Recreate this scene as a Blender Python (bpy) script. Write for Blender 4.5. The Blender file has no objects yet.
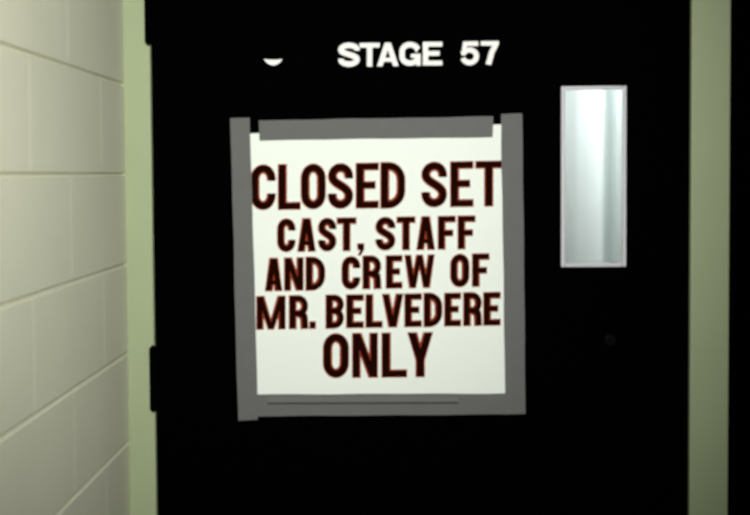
import bpy, bmesh, math
from mathutils import Vector, Matrix
from mathutils.geometry import delaunay_2d_cdt
C = bpy.context.scene
COL = C.collection
PI = math.pi

# ------------------------------------------------------------------ camera
W_PX, H_PX, F_PX = 750.0, 515.0, 1000.0
D = 2.26                     # door face is D in front of the lens
EYE = 1.50
PITCH, YAW, ROLL = math.radians(2.0), math.radians(1.15), math.radians(0.35)
SHIFT_PX = 84.5 - F_PX * math.tan(PITCH)
cam_data = bpy.data.cameras.new('camera')
cam = bpy.data.objects.new('camera', cam_data)
COL.objects.link(cam)
C.camera = cam
cam_data.sensor_width = 36.0
cam_data.lens = 36.0 * F_PX / W_PX
cam_data.shift_y = -SHIFT_PX / W_PX
cam_data.clip_start = 0.02
R = (Matrix.Rotation(YAW, 3, 'Z') @ Matrix.Rotation(PI / 2 - PITCH, 3, 'X') @ Matrix.Rotation(-ROLL, 3, 'Z'))
cam.matrix_world = Matrix.Translation((0, -D, EYE)) @ R.to_4x4()
cam_data.dof.use_dof = True
cam_data.dof.focus_distance = 4.6
cam_data.dof.aperture_fstop = 3.7


def at(px, py, y=0.0):
    """the point of the plane at depth y which the lens sees at this pixel"""
    d = R @ Vector(((px - W_PX / 2) / F_PX, -(py - H_PX / 2 + SHIFT_PX) / F_PX, -1.0))
    k = (y + D) / d.y
    return Vector((d.x * k, y, EYE + d.z * k))


# ------------------------------------------------------------------ materials
def mat(name, col, rough=0.6, spec=0.3, metal=0.0, noise=0.0, scale=8.0, bump=0.0, bscale=120.0):
    m = bpy.data.materials.new(name)
    m.use_nodes = True
    nt = m.node_tree
    b = nt.nodes['Principled BSDF']
    b.inputs['Base Color'].default_value = (*col, 1)
    b.inputs['Roughness'].default_value = rough
    b.inputs['Specular IOR Level'].default_value = spec
    b.inputs['Metallic'].default_value = metal
    tc = nt.nodes.new('ShaderNodeTexCoord')
    if noise:
        n = nt.nodes.new('ShaderNodeTexNoise')
        n.inputs['Scale'].default_value = scale
        n.inputs['Detail'].default_value = 3
        r = nt.nodes.new('ShaderNodeMixRGB')
        r.inputs['Color1'].default_value = (*[c * (1 - noise) for c in col], 1)
        r.inputs['Color2'].default_value = (*[min(1, c * (1 + noise)) for c in col], 1)
        nt.links.new(tc.outputs['Object'], n.inputs['Vector'])
        nt.links.new(n.outputs['Fac'], r.inputs['Fac'])
        nt.links.new(r.outputs['Color'], b.inputs['Base Color'])
    if bump:
        n2 = nt.nodes.new('ShaderNodeTexNoise')
        n2.inputs['Scale'].default_value = bscale
        bp = nt.nodes.new('ShaderNodeBump')
        bp.inputs['Strength'].default_value = bump
        bp.inputs['Distance'].default_value = 0.002
        nt.links.new(tc.outputs['Object'], n2.inputs['Vector'])
        nt.links.new(n2.outputs['Fac'], bp.inputs['Height'])
        nt.links.new(bp.outputs['Normal'], b.inputs['Normal'])
    return m


M = {
    'block': mat('cream_block_paint', (0.70, 0.705, 0.55), 0.7, 0.15, noise=0.05, scale=5, bump=0.25, bscale=160),
    'frame': mat('olive_cream_enamel', (0.36, 0.42, 0.255), 0.5, 0.2, noise=0.06, scale=6),
    'black': mat('dull_black_paint', (0.0006, 0.0006, 0.0006), 0.95, 0.0),
    'hinge': mat('black_iron', (0.0008, 0.0008, 0.0008), 0.9, 0.0),
    'lock': mat('dark_bronze', (0.0015, 0.0015, 0.0015), 0.5, 0.05),
    'paper': mat('white_card', (0.82, 0.87, 0.81), 0.8, 0.1, noise=0.015, scale=7),
    'ink': mat('black_brown_ink', (0.012, 0.0022, 0.0012), 0.9, 0.0),
    'ink_edge': mat('dark_red_ink', (0.27, 0.042, 0.016), 0.9, 0.0),
    'tape': mat('grey_cloth_tape', (0.135, 0.138, 0.134), 0.75, 0.1, noise=0.06, scale=30, bump=0.15, bscale=600),
    'vinyl': mat('white_vinyl', (0.86, 0.86, 0.84), 0.6, 0.1),
    'bead': mat('white_bead_paint', (0.62, 0.61, 0.65), 0.5, 0.2),
    'beyond': mat('white_wall_paint', (0.74, 0.79, 0.78), 0.7, 0.1, noise=0.04, scale=9),
    'floor': mat('grey_vinyl_floor', (0.16, 0.16, 0.14), 0.5, 0.2, noise=0.15, scale=20),
}
g = bpy.data.materials.new('window_glass')
g.use_nodes = True
gb = g.node_tree.nodes['Principled BSDF']
gb.inputs['Base Color'].default_value = (0.97, 1.0, 0.99, 1)
gb.inputs['Roughness'].default_value = 0.13
gb.inputs['Transmission Weight'].default_value = 1.0
gb.inputs['IOR'].default_value = 1.45
M['glass'] = g


# ------------------------------------------------------------------ helpers
def obj(name, bm, mats, parent=None, bevel=0.0, smooth=False):
    bmesh.ops.recalc_face_normals(bm, faces=bm.faces[:])
    me = bpy.data.meshes.new(name)
    bm.to_mesh(me)
    bm.free()
    for m in (mats if isinstance(mats, (list, tuple)) else [mats]):
        me.materials.append(m)
    if smooth:
        me.polygons.foreach_set('use_smooth', [True] * len(me.polygons))
    o = bpy.data.objects.new(name, me)
    COL.objects.link(o)
    if parent is not None:
        o.parent = parent
    if bevel:
        b = o.modifiers.new('bevel', 'BEVEL')
        b.width = bevel
        b.segments = 2
        b.limit_method = 'ANGLE'
    return o


def tag(o, label=None, cat=None, group=None, kind=None):
    if label: o['label'] = label
    if cat: o['category'] = cat
    if group: o['group'] = group
    if kind: o['kind'] = kind
    return o


def box(bm, x0, x1, y0, y1, z0, z1):
    v = [bm.verts.new((x, y, z)) for x in (x0, x1) for y in (y0, y1) for z in (z0, z1)]
    for f in ((0, 1, 3, 2), (4, 6, 7, 5), (0, 4, 5, 1), (2, 3, 7, 6), (0, 2, 6, 4), (1, 5, 7, 3)):
        bm.faces.new([v[i] for i in f])


def cyl(bm, c, r, depth, axis, n=24):
    m = Matrix.Translation(c)
    if axis == 'y': m = m @ Matrix.Rotation(PI / 2, 4, 'X')
    bmesh.ops.create_cone(bm, cap_ends=True, segments=n, radius1=r, radius2=r, depth=depth, matrix=m)


def slab(bm, quad, y_back, y_front, cuts=1, wave=None):
    """a thin sheet on the door: quad of four pixels (tl, tr, br, bl), subdivided along its length"""
    tl, tr, br, bl = [at(*q) for q in quad]
    horizontal = (tr - tl).length > (bl - tl).length
    rows = []
    for i in range(cuts + 1):
        k = i / cuts
        a, b = (tl.lerp(tr, k), bl.lerp(br, k)) if horizontal else (tl.lerp(bl, k), tr.lerp(br, k))
        e1, e2 = wave(k) if wave else (0, 0)
        d = (b - a).normalized()
        a = a + d * e1; b = b + d * e2
        rows.append([bm.verts.new((p.x, y, p.z)) for p in (a, b) for y in (y_front, y_back)])
    for r0, r1 in zip(rows, rows[1:]):
        bm.faces.new((r0[0], r1[0], r1[2], r0[2]))
        bm.faces.new((r0[1], r0[3], r1[3], r1[1]))
        bm.faces.new((r0[0], r0[1], r1[1], r1[0]))
        bm.faces.new((r0[2], r1[2], r1[3], r0[3]))
    for r in (rows[0], rows[-1]):
        bm.faces.new((r[0], r[2], r[3], r[1]))


# ------------------------------------------------------------------ setting
XL = -0.61                              # face of the block wall
XD0, XD1 = at(154.5, 257).x, at(689, 257).x   # door edges
XR = at(729, 257).x                     # right side wall
TOP, DOOR_TOP = 2.75, 2.12
NEAR = -3.6
DT = 0.045                              # door thickness

# block wall: courses of painted blocks with tooled joints, one mesh
bm = bmesh.new()
CH, BL = 0.2032, 0.4064
GH, GD = 0.0048, 0.0075                 # bed joint half-height, depth
VH, VD = 0.0045, 0.0007                 # head joint


def q(bm, pts):
    bm.faces.new([bm.verts.new(p) for p in pts])


def zline(k): return EYE + k * CH
k0, k1 = -8, 7
for k in range(k0, k1):
    z0 = max(zline(k) + GH, 0.0)
    z1 = min(zline(k + 1) - GH, TOP)
    if z1 <= z0: continue
    off = -0.598 if k % 2 == 0 else -0.395
    js = []
    y = off + BL * 3
    while y > NEAR:
        if y < -0.02: js.append(y)
        y -= BL
    edges = [0.0]
    for j in js: edges += [j + VH, j - VH]
    edges.append(NEAR)
    for i in range(0, len(edges) - 1, 2):
        q(bm, [(XL, edges[i], z0), (XL, edges[i + 1], z0), (XL, edges[i + 1], z1), (XL, edges[i], z1)])
    for j in js:
        q(bm, [(XL, j + VH, z0), (XL - VD, j, z0), (XL - VD, j, z1), (XL, j + VH, z1)])
        q(bm, [(XL - VD, j, z0), (XL, j - VH, z0), (XL, j - VH, z1), (XL - VD, j, z1)])
for k in range(k0, k1 + 1):
    z = zline(k)
    if z < 0.02 or z > TOP: continue
    prof = [(0, GH), (-GD * 0.75, GH * 0.55), (-GD, 0), (-GD * 0.75, -GH * 0.55), (0, -GH)]
    for (d0, a0), (d1, a1) in zip(prof, prof[1:]):
        q(bm, [(XL + d0, 0, z + a0), (XL + d0, NEAR, z + a0), (XL + d1, NEAR, z + a1), (XL + d1, 0, z + a1)])
bmesh.ops.remove_doubles(bm, verts=bm.verts[:], dist=1e-5)
box(bm, XL - 0.19, XL - 0.009, NEAR, -0.0045, 0, TOP)
tag(obj('wall_left', bm, M['block']), 'cream painted concrete block wall left of the black door', 'wall', kind='structure')

bm = bmesh.new()
box(bm, XR, XR + 0.15, NEAR, 0.12, 0, TOP)
tag(obj('wall_right', bm, M['black']), 'flat black side wall right of the pale door frame', 'wall', kind='structure')

bm = bmesh.new()
box(bm, XL - 0.19, XR + 0.15, NEAR, 1.5, -0.1, 0)
tag(obj('floor', bm, M['floor']), 'grey floor in front of the stage door', 'floor', kind='structure')

# wall over the door, above the picture
bm = bmesh.new()
box(bm, XL, XR, 0.0, 0.12, DOOR_TOP + 0.075, TOP)
tag(obj('wall_front', bm, M['block']), 'cream wall above the stage door', 'wall', kind='structure')

# steel door frame: two jambs, head and stop, one mesh
bm = bmesh.new()
gap = 0.003
box(bm, XL - 0.03, XD0 - gap, -0.004, 0.12, 0, DOOR_TOP + 0.075)
box(bm, XD1 + gap, XR, -0.004, 0.12, 0, DOOR_TOP + 0.075)
box(bm, XD0 - gap, XD1 + gap, -0.004, 0.12, DOOR_TOP + gap, DOOR_TOP + 0.075)
tag(obj('trim_1', bm, M['frame'], bevel=0.003), 'pale olive cream steel frame around the black door', 'door frame', kind='structure')
bm = bmesh.new()
for x0, x1, z0, z1 in ((XD0 - gap, XD0 + 0.02, 0, DOOR_TOP), (XD1 - 0.02, XD1 + gap, 0, DOOR_TOP), (XD0 - gap, XD1 + gap, DOOR_TOP - 0.02, DOOR_TOP + gap)):
    box(bm, x0, x1, DT + 0.001, 0.12, z0, z1)
tag(obj('trim_2', bm, M['black']), 'black door stop behind the edge of the stage door', 'door stop', kind='structure')

# ------------------------------------------------------------------ door
wa, wb = at(561, 86), at(627, 267)
wx0, wx1, wz1, wz0 = at(561, 176).x, at(626.6, 176).x, wa.z, wb.z
bm = bmesh.new()
xs, zs = [XD0, wx0, wx1, XD1], [0.008, wz0, wz1, DOOR_TOP]
for i in range(3):
    for j in range(3):
        if (i, j) == (1, 1): continue
        for y in (0.0, DT):
            q(bm, [(xs[i], y, zs[j]), (xs[i + 1], y, zs[j]), (xs[i + 1], y, zs[j + 1]), (xs[i], y, zs[j + 1])])
for (x0, z0), (x1, z1) in (((XD0, .008), (XD1, .008)), ((XD1, .008), (XD1, DOOR_TOP)), ((XD1, DOOR_TOP), (XD0, DOOR_TOP)), ((XD0, DOOR_TOP), (XD0, .008)),
                           ((wx0, wz0), (wx1, wz0)), ((wx1, wz0), (wx1, wz1)), ((wx1, wz1), (wx0, wz1)), ((wx0, wz1), (wx0, wz0))):
    q(bm, [(x0, 0, z0), (x1, 0, z1), (x1, DT, z1), (x0, DT, z0)])
bmesh.ops.remove_doubles(bm, verts=bm.verts[:], dist=1e-6)
door = tag(obj('door_1', bm, M['black']), 'wide flat black stage door with a narrow window', 'door', kind='structure')

# window in the door: bead frame and pane
bm = bmesh.new()
bw = 0.009
for x0, x1, z0, z1 in ((wx0, wx0 + bw, wz0, wz1), (wx1 - bw, wx1, wz0, wz1), (wx0 + bw, wx1 - bw, wz0, wz0 + bw), (wx0 + bw, wx1 - bw, wz1 - bw, wz1)):
    box(bm, x0, x1, -0.002, 0.006, z0, z1)
wf = tag(obj('window_frame', bm, M['bead'], door, bevel=0.003), 'thin pale bead around the narrow door window')
bm = bmesh.new()
box(bm, wx0 + 0.002, wx1 - 0.002, 0.0015, 0.0075, wz0 + 0.002, wz1 - 0.002)
obj('pane', bm, M['glass'], wf)['label'] = 'glowing frosted glass pane'

# hinges: leaf on the frame, knuckles with pin tips
zmid = at(155, 378).z
ztop = at(150, 12).z
for zc in (ztop, zmid, 2 * zmid - ztop):
    bm = bmesh.new()
    kx = XD0 - 0.0045
    for n in range(5):
        L = 0.0285
        cyl(bm, (kx, -0.008, zc + (n - 2) * L), 0.0085, L - 0.0012, 'z', 20)
    for s in (-1, 1):
        bmesh.ops.create_uvsphere(bm, u_segments=16, v_segments=8, radius=0.0058, matrix=Matrix.Translation((kx, -0.008, zc + s * 0.071)))
    box(bm, kx + 0.002, kx + 0.012, -0.006, -0.0002, zc - 0.07, zc + 0.07)
    obj('hinge', bm, M['hinge'], door)['label'] = 'black butt hinge on the left edge of the door'

# key lock below the window
lc = at(610, 340)
bm = bmesh.new()
cyl(bm, (lc.x, -0.003, lc.z), 0.013, 0.006, 'y', 32)
cyl(bm, (lc.x, -0.0055, lc.z), 0.010, 0.007, 'y', 32)
lk = obj('lock_cylinder', bm, M['lock'], door, bevel=0.0012)
lk['label'] = 'dark round key lock below the window'
bm = bmesh.new()
box(bm, lc.x - 0.0012, lc.x + 0.0012, -0.0095, -0.0088, lc.z - 0.005, lc.z + 0.005)
obj('keyhole', bm, M['black'], lk)

# white wall beyond the window, facets shaped to give its light and dark streaks
bm = bmesh.new()
y1, y2, y3 = 0.42, 0.50, 0.455
xe, xf = at(603.5, 176, y1 + 0.02).x, at(616, 176, y3).x
prof = [(-0.2, y1), (xe - 0.075, y1), (xe - 0.045, y1 + 0.0045), (xe - 0.022, y1 + 0.0105), (xe, y1 + 0.02), (xe, y2), (xf, y2), (xf, y3 + 0.012), (xf + 0.035, y3), (xf + 0.035, y2), (1.1, y2), (1.1, 1.2), (-0.2, 1.2)]
lo = [bm.verts.new((x, y, 0)) for x, y in prof]
hi = [bm.verts.new((x, y, TOP)) for x, y in prof]
for i in range(len(prof)):
    j = (i + 1) % len(prof)
    bm.faces.new((lo[i], lo[j], hi[j], hi[i]))
bm.faces.new(lo); bm.faces.new(hi)
tag(obj('wall_back', bm, M['beyond']), 'white wall seen through the narrow door window, faceted for light and dark streaks', 'wall', kind='structure')

# ------------------------------------------------------------------ lettering
def arc(cx, cy, rx, ry, a0, a1, n=12):
    return [(cx + rx * math.cos(math.radians(a0 + (a1 - a0) * i / n)), cy + ry * math.sin(math.radians(a0 + (a1 - a0) * i / n))) for i in range(n + 1)]


def bez(p0, p1, p2, p3, n=12):
    o = []
    for i in range(n + 1):
        t = i / n; s = 1 - t
        o.append(tuple(s**3 * a + 3 * s * s * t * b + 3 * s * t * t * c + t**3 * d for a, b, c, d in zip(p0, p1, p2, p3)))
    return o


def stroke(pts, t, closed=False):
    p = [pts[0]]
    for v in pts[1:]:
        if math.hypot(v[0] - p[-1][0], v[1] - p[-1][1]) > 1e-4: p.append(v)
    if closed and math.hypot(p[0][0] - p[-1][0], p[0][1] - p[-1][1]) < 1e-4: p.pop()
    n = len(p)
    L, Rr = [], []
    for i in range(n):
        a = p[(i - 1) % n] if (closed or i > 0) else None
        b = p[(i + 1) % n] if (closed or i < n - 1) else None
        def nrm(u, v):
            dx, dy = v[0] - u[0], v[1] - u[1]
            l = math.hypot(dx, dy)
            return (-dy / l, dx / l)
        if a and b:
            n1, n2 = nrm(a, p[i]), nrm(p[i], b)
            mx, my = n1[0] + n2[0], n1[1] + n2[1]
            s = 2 / max(0.6, mx * mx + my * my)
            mx, my = mx * s, my * s
        else:
            mx, my = nrm(a, p[i]) if a else nrm(p[i], b)
        L.append((p[i][0] + mx * t / 2, p[i][1] + my * t / 2))
        Rr.append((p[i][0] - mx * t / 2, p[i][1] - my * t / 2))
    out = []
    for i in range(n if closed else n - 1):
        j = (i + 1) % n
        out.append([L[i], L[j], Rr[j], Rr[i]])
    return out


def rc(x0, y0, x1, y1): return [(x0, y0), (x1, y0), (x1, y1), (x0, y1)]


def glyph(ch, w, h, t, tb=None):
    """polygons of one capital in a w x h cell, stem t, bar tb"""
    tb = tb or t * 0.86
    a = t / 2
    P = []
    ry = min(h * 0.27, (w / 2 - a) * 1.25)
    rx = w / 2 - a
    def ringpath():
        return arc(w / 2, h - a - ry, rx, ry, 0, 180) + arc(w / 2, a + ry, rx, ry, 180, 360)
    if ch == 'L': P = [rc(0, 0, t, h), rc(0, 0, w, tb)]
    elif ch == 'E': P = [rc(0, 0, t, h), rc(0, 0, w, tb), rc(0, h - tb, w, h), rc(0, h * .51 - tb / 2, w * .86, h * .51 + tb / 2)]
    elif ch == 'F': P = [rc(0, 0, t, h), rc(0, h - tb, w, h), rc(0, h * .49 - tb / 2, w * .86, h * .49 + tb / 2)]
    elif ch == 'T': P = [rc(w / 2 - a, 0, w / 2 + a, h), rc(0, h - tb, w, h)]
    elif ch == 'O': P = stroke(ringpath(), t, True)
    elif ch == 'C':
        p = [(w - a, h * .64)] + arc(w / 2, h - a - ry, rx, ry, 0, 180) + arc(w / 2, a + ry, rx, ry, 180, 360) + [(w - a, h * .36)]
        P = stroke(p, t)
    elif ch == 'G':
        p = [(w - a, h * .66)] + arc(w / 2, h - a - ry, rx, ry, 10, 180) + arc(w / 2, a + ry, rx, ry, 180, 350) + [(w - a, h * .44)]
        P = stroke(p, t) + [rc(w * .54, h * .5 - tb * .8, w, h * .5), rc(w - t * .75, 0, w, h * .4)]
    elif ch == 'S':
        r2 = min(h * .19, ry)
        p = ([(w - a, h * .665)] + arc(w / 2, h - a - r2, rx, r2, 0, 180) +
             bez((a, h - a - r2), (a, h * .53), (w - a, h * .50), (w - a, a + r2)) +
             arc(w / 2, a + r2, rx, r2, 0, -180) + [(a, h * .335)])
        P = stroke(p, t)
    elif ch == 'A':
        P = [[(0, 0), (t, 0), (w / 2 + t * .42, h), (w / 2 - t * .55, h)], [(w, 0), (w - t, 0), (w / 2 - t * .42, h), (w / 2 + t * .55, h)],
             rc(w * .24, h * .19, w * .76, h * .19 + tb * .85)]
    elif ch == 'V':
        P = [[(0, h), (t, h), (w / 2 + t * .42, 0), (w / 2 - t * .55, 0)], [(w, h), (w - t, h), (w / 2 - t * .42, 0), (w / 2 + t * .55, 0)]]
    elif ch == 'Y':
        P = [[(0, h), (t * 1.05, h), (w / 2 + a, h * .38), (w / 2 - a, h * .38)], [(w, h), (w - t * 1.05, h), (w / 2 - a, h * .38), (w / 2 + a, h * .38)], rc(w / 2 - a, 0, w / 2 + a, h * .40)]
    elif ch == 'N': P = [rc(0, 0, t * .92, h), rc(w - t * .92, 0, w, h), [(0, h), (t, h), (w, 0), (w - t, 0)]]
    elif ch == 'M':
        s = t * .95
        P = [rc(0, 0, s, h), rc(w - s, 0, w, h), [(0, h), (s * 1.1, h), (w / 2 + s * .42, 0), (w / 2 - s * .42, 0)], [(w, h), (w - s * 1.1, h), (w / 2 - s * .42, 0), (w / 2 + s * .42, 0)]]
    elif ch == 'W':
        s = t * .88
        c1, c2 = w * .27, w * .73
        P = [[(0, h), (s, h), (c1 + s * .5, 0), (c1 - s * .5, 0)], [(w / 2 - s * .5, h), (w / 2 + s * .4, h), (c1 + s * .5, 0), (c1 - s * .4, 0)],
             [(w / 2 - s * .4, h), (w / 2 + s * .5, h), (c2 + s * .4, 0), (c2 - s * .5, 0)], [(w, h), (w - s, h), (c2 - s * .5, 0), (c2 + s * .5, 0)]]
    elif ch == 'D':
        r = w * .5
        p = [(0, h - tb / 2)] + arc(w - a - r, h - tb / 2 - r * 1.1, r, r * 1.1, 90, 0) + arc(w - a - r, tb / 2 + r * 1.1, r, r * 1.1, 0, -90) + [(0, tb / 2)]
        P = [rc(0, 0, t, h)] + stroke(p, t * .96)
    elif ch in 'BRP':
        r = w * .34
        m = h * (.52 if ch == 'B' else .46)
        b2 = tb / 2
        ru = min(r * 1.1, (h - b2 - m) / 2)
        p = [(0, h - b2)] + arc(w - a - r, h - b2 - ru, r, ru, 90, 0) + arc(w - a - r, m + ru, r, ru, 0, -90) + [(0, m)]
        P = [rc(0, 0, t, h)] + stroke(p, t * .92)
        if ch == 'B':
            rl = min(r * 1.1, (m - b2) / 2)
            P += stroke([(0, m)] + arc(w - a - r, m - rl, r, rl, 90, 0) + arc(w - a - r, b2 + rl, r, rl, 0, -90) + [(0, b2)], t * .92)
        if ch == 'R': P += stroke([(w * .52, m), (w - a * 1.25, m * .82), (w - a * 1.1, m * .55), (w - a, 0)], t)
    elif ch == '5':
        ry2 = h * .255
        P = [rc(w * .16, h - tb, w * .95, h)] + [[(w * .16, h), (w * .16 + t * .85, h), (w * .06 + t * .85, h * .42), (w * .06, h * .42)]]
        P += stroke([(w * .1, h * .47)] + arc(w * .5, tb / 2 + ry2 * 1.05, w * .5 - a, ry2 * 1.05, 125, -165, 24), t * .95)
    elif ch == '7':
        P = [rc(0, h - tb, w, h)] + stroke([(w - a, h - tb * .6), (w * .60, h * .5), (w * .42, 0)], t)
    elif ch == '.': P = [rc(0, 0, w, h)]
    elif ch == ',': P = [rc(0, h * .45, w, h), [(w, h * .5), (w * .45, h * .5), (w * .05, 0), (w * .5, 0)]]
    return P


def inside(x, y, poly):
    hit = False
    for (xa, ya), (xb, yb) in zip(poly, poly[1:] + poly[:1]):
        if (ya > y) != (yb > y) and x < (xb - xa) * (y - ya) / (yb - ya) + xa: hit = not hit
    return hit


def add_glyph(bm, ch, x0, x1, top, bot, t, y, slope, grow=0.0, mi=0, tb=None, dx=0.0, thick=0.0):
    """slope: pixels the line climbs per pixel to the right; top/bot hold at the glyph's middle"""
    xc = (x0 + x1) / 2
    w, h = x1 - x0 + 2 * grow, bot - top + 2 * grow
    pts, faces, polys = [], [], []
    for poly in glyph(ch, w, h, t + 2 * grow, tb + 2 * grow if tb else None):
        area = sum(p0[0] * p1[1] - p1[0] * p0[1] for p0, p1 in zip(poly, poly[1:] + poly[:1]))
        if abs(area) < 1e-6: continue
        if area < 0: poly = poly[::-1]
        polys.append(poly)
        faces.append(list(range(len(pts), len(pts) + len(poly))))
        pts += [Vector(p) for p in poly]
    v2, _, f2, *_rest = delaunay_2d_cdt(pts, [], faces, 0, 1e-3)     # one outline from the overlapping strokes
    vs = []
    for u, v in v2:
        p = at(x0 - grow + u + dx, bot + grow - v - slope * (x0 - grow + u + dx - xc))
        vs.append(bm.verts.new((p.x, y, p.z)))
    new = []
    for f in f2:
        mx, my = sum(v2[i][0] for i in f) / len(f), sum(v2[i][1] for i in f) / len(f)
        if not any(inside(mx, my, poly) for poly in polys): continue
        try:
            fc = bm.faces.new([vs[i] for i in f])
            fc.material_index = mi
            new.append(fc)
        except ValueError:
            pass
    if thick:                                                        # give it an edge down to the surface it sits on
        edges = [e for e in {e for fc in new for e in fc.edges} if len(e.link_faces) == 1]
        low = {}
        for e in edges:
            for v in e.verts:
                if v not in low: low[v] = bm.verts.new((v.co.x, y + thick, v.co.z))
            f = bm.faces.new((e.verts[0], e.verts[1], low[e.verts[1]], low[e.verts[0]]))
            f.material_index = mi
    for v in vs:
        if not v.link_faces: bm.verts.remove(v)


# STAGE 57 stuck on the door
stage = bpy.data.objects.new('door_lettering', None)
COL.objects.link(stage)
tag(stage, 'bold white STAGE 57 lettering across the top of the black door', 'lettering')
base = at(418, 66)
stage.location = (base.x, 0, base.z)
for ch, x0, x1, top, bot in (('S', 338.2, 359.8, 42.6, 66.9), ('T', 359.6, 379.6, 42.9, 66.6), ('A', 377, 398.6, 42.7, 66.2), ('G', 399.4, 420.6, 41.9, 65.9),
                             ('E', 422.8, 442.3, 41.9, 65.4), ('5', 460, 479.2, 41.4, 65.0), ('7', 480.8, 498.8, 41.0, 64.6)):
    bm = bmesh.new()
    add_glyph(bm, ch, x0, x1, top, bot, 5.5, -0.0009, 0.010, tb=4.7, thick=0.0008)
    bmesh.ops.translate(bm, verts=bm.verts[:], vec=(-base.x, 0, -base.z))
    obj('numeral' if ch in '57' else 'letter', bm, M['vinyl'], stage)['label'] = 'white %s %s' % ('numeral' if ch in '57' else 'letter', ch)

# crescent of white vinyl left over from an older letter
bm = bmesh.new()
up = [at(264.2 + 18 * i / 16, 58.8 + 0.9 * math.sin(PI * i / 16) + 0.2 * abs(i - 8) / 8) for i in range(17)]
dn = [at(264.2 + 18 * i / 16, 59.6 + 5.8 * math.sin(PI * i / 16) ** 0.75) for i in range(17)]
fr = [[bm.verts.new((p.x, y, p.z)) for p in c] for c in (up, dn) for y in (-0.0009, -0.0001)]
for i in range(16):
    for a_, b_ in ((0, 2), (3, 1), (1, 0), (2, 3)):
        bm.faces.new((fr[a_][i], fr[a_][i + 1], fr[b_][i + 1], fr[b_][i]))
for i in (0, 16): bm.faces.new((fr[0][i], fr[2][i], fr[3][i], fr[1][i]))
tag(obj('lettering_scrap', bm, M['vinyl']), 'small white crescent scrap on the black door left of STAGE 57', 'sticker scrap')

# ------------------------------------------------------------------ poster
bm = bmesh.new()
slab(bm, [(247.5, 133.6), (505.5, 124.2), (508.5, 402), (252, 405)], -0.0002, -0.0010)
poster = tag(obj('poster', bm, M['paper']), 'white CLOSED SET poster taped to the middle of the black door', 'poster')
LINES = [
    ('top line reading CLOSED SET', 7.9, 0.016, 209.8, 250.0, 44.6, [('C', 251.2, 275.4), ('L', 278.6, 300.2), ('O', 301.4, 325.4), ('S', 328.6, 352.8), ('E', 356.4, 378.4), ('D', 381, 405), ('S', 422, 446.6), ('E', 450.8, 473), ('T', 476, 501.6)]),
    ('second line reading CAST, STAFF', 6.7, 0.016, 251.7, 277.0, 32.6, [('C', 277.8, 295.2), ('A', 298, 315.4), ('S', 318.6, 336), ('T', 337.4, 356), (',', 358, 363.8), ('S', 376, 395), ('T', 397.2, 415), ('A', 417, 434.6), ('F', 438.4, 455.2), ('F', 458.2, 475)]),
    ('third line reading AND CREW OF', 6.7, 0.0215, 290.8, 265.0, 32.3, [('A', 265.6, 282), ('N', 284.8, 303.2), ('D', 306.2, 325), ('C', 342.2, 360), ('R', 363.2, 381), ('E', 386.4, 402), ('W', 405, 434.2), ('O', 450.8, 469), ('F', 472.6, 489)]),
    ('fourth line', 6.7, 0.0175, 329.2, 257.0, 32.6, [('M', 257, 285.2), ('R', 289.6, 308), ('.', 310, 315.4), ('B', 326.2, 343.8), ('E', 346.8, 363.4), ('L', 366.2, 382.2), ('V', 382.6, 403), ('E', 405, 421.4), ('D', 424.2, 442), ('E', 444.8, 460.6), ('R', 463.8, 481.6), ('E', 483.8, 500.2)]),
    ('bottom line reading ONLY', 8.2, 0.011, 377.6, 323.0, 43.8, [('O', 323.6, 348.6), ('N', 352.8, 377.4), ('L', 382.2, 406.6), ('Y', 408, 432.6)]),
]
for label, t, slope, b0, xs0, hgt, glyphs in LINES:
    words, last = [], None
    for gl in glyphs:                       # a gap of more than nine pixels starts a new word
        if last is None or gl[1] - last > 9: words.append([])
        words[-1].append(gl); last = gl[2]
    for word in words:
        bm = bmesh.new()
        for ch, x0, x1 in word:
            bot = b0 - slope * ((x0 + x1) / 2 - xs0)
            h = hgt
            if ch == '.': h = 6.4
            if ch == ',': bot, h = bot + 4.5, 11.0
            add_glyph(bm, ch, x0, x1, bot - h, bot, t, -0.00115, slope, grow=0.65, mi=1, dx=-0.15)
            add_glyph(bm, ch, x0, x1, bot - h, bot, t - 0.85, -0.0013, slope, grow=-0.25, mi=0)
        txt = ''.join(c for c, _, _ in word)
        obj('printed_word', bm, [M['ink'], M['ink_edge']], poster)['label'] = {'MR.': 'short printed word starting the fourth line', 'BELVEDERE': 'long printed name ending the fourth line'}.get(txt, 'dark maroon printed word %s' % txt)

# ------------------------------------------------------------------ tape strips
def wob(s, amp=0.0007):
    return lambda k: (amp * math.sin(k * 17 + s) * math.sin(k * 6.1 + 2 * s), amp * math.sin(k * 13 + 1.7 * s) * math.sin(k * 7.3 + s))


def tape(quad, yb, yf, label, s, extra=None):
    bm = bmesh.new()
    slab(bm, quad, yb, yf, 36, wob(s))
    if extra: extra(bm)
    return tag(obj('tape_strip', bm, M['tape']), label, 'tape', 'grey tape strips around the poster')


tape([(258.8, 120.4), (493.2, 116.4), (492.6, 137.2), (259.6, 140.6)], -0.0011, -0.0015, 'grey tape strip along the top edge of the white poster', 1.3)


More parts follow.
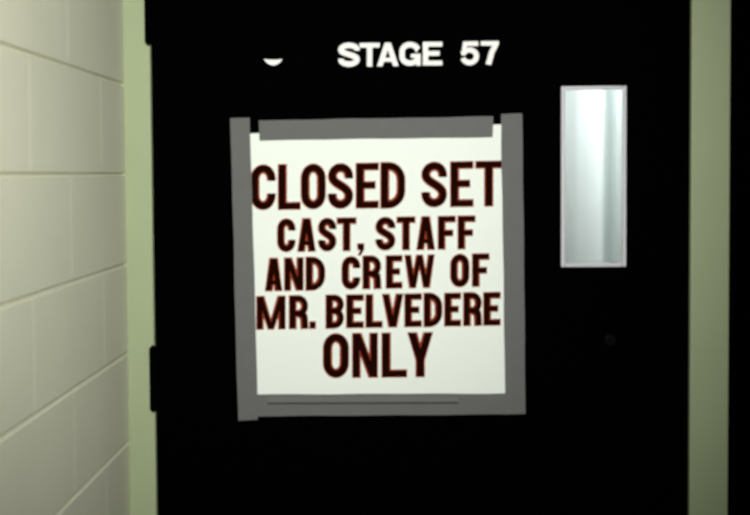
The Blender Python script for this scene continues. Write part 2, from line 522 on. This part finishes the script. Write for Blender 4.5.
def crease(bm):
    pts = [((268, 396.6), (458, 396.0)), ((268, 401.6), (458, 401.0))]
    tl, tr = at(*pts[0][0]), at(*pts[0][1])
    bl, br = at(*pts[1][0]), at(*pts[1][1])
    # a raised fold running along the strip
    ys = (-0.0019, -0.0085)
    v = [bm.verts.new((p.x, y, p.z)) for p, y in ((tl, ys[0]), (tr, ys[0]), (br, ys[1]), (bl, ys[1]))]
    lo_l, lo_r = at(268, 404.2), at(458, 403.6)
    v2 = [bm.verts.new((p.x, ys[0], p.z)) for p in (lo_l, lo_r)]
    bm.faces.new(v)
    bm.faces.new((v[3], v[2], v2[1], v2[0]))


tape([(246, 394.2), (519, 393.2), (520, 413.8), (246, 416.4)], -0.0014, -0.0019, 'wide grey tape strip along the bottom edge of the white poster', 2.9, crease)
tape([(230.6, 118.2), (250.0, 117.6), (258.2, 419.4), (238.2, 420.4)], -0.0021, -0.0025, 'long grey tape strip down the left edge of the white poster', 4.1)
tape([(500.8, 114.0), (522.2, 113.4), (525.4, 413.6), (505.4, 414.2)], -0.0021, -0.0025, 'long grey tape strip down the right edge of the white poster', 5.2)

# ------------------------------------------------------------------ light
def lamp(name, typ, loc, aim, energy, col, **kw):
    l = bpy.data.lights.new(name, typ)
    l.energy = energy
    l.color = col
    for k, v in kw.items(): setattr(l, k, v)
    o = bpy.data.objects.new(name, l)
    COL.objects.link(o)
    o.location = loc
    o.rotation_euler = (Vector(aim) - Vector(loc)).to_track_quat('-Z', 'Y').to_euler()
    return o


# the crew's lamp beside the camera
lamp('news_lamp', 'SPOT', (0.10, -2.05, 1.86), (-0.24, 0, 1.53), 178, (1.0, 1.0, 0.95), spot_size=math.radians(80), spot_blend=1.0, shadow_soft_size=0.05)
# unseen ambient fill added overhead, behind the camera
lamp('passage_fill', 'AREA', (0.1, -2.6, 2.7), (0.1, -2.6, 0), 3, (1.0, 0.98, 0.9), shape='RECTANGLE', size=1.2, size_y=0.2)
# added light, hidden beside the window to brighten the wall beyond
lamp('beyond_fill', 'AREA', (0.90, 0.10, 1.98), (0.5, 0.42, 1.5), 20, (0.97, 1.0, 1.0), shape='SQUARE', size=0.25)

w = bpy.data.worlds.new('world')
C.world = w
w.use_nodes = True
w.node_tree.nodes['Background'].inputs['Color'].default_value = (0.9, 1.0, 0.85, 1)
w.node_tree.nodes['Background'].inputs['Strength'].default_value = 0.012

vs = C.view_settings
vs.view_transform = 'Standard'
vs.look = 'None'
vs.gamma = 1
vs.exposure = 0
vs.use_curve_mapping = False
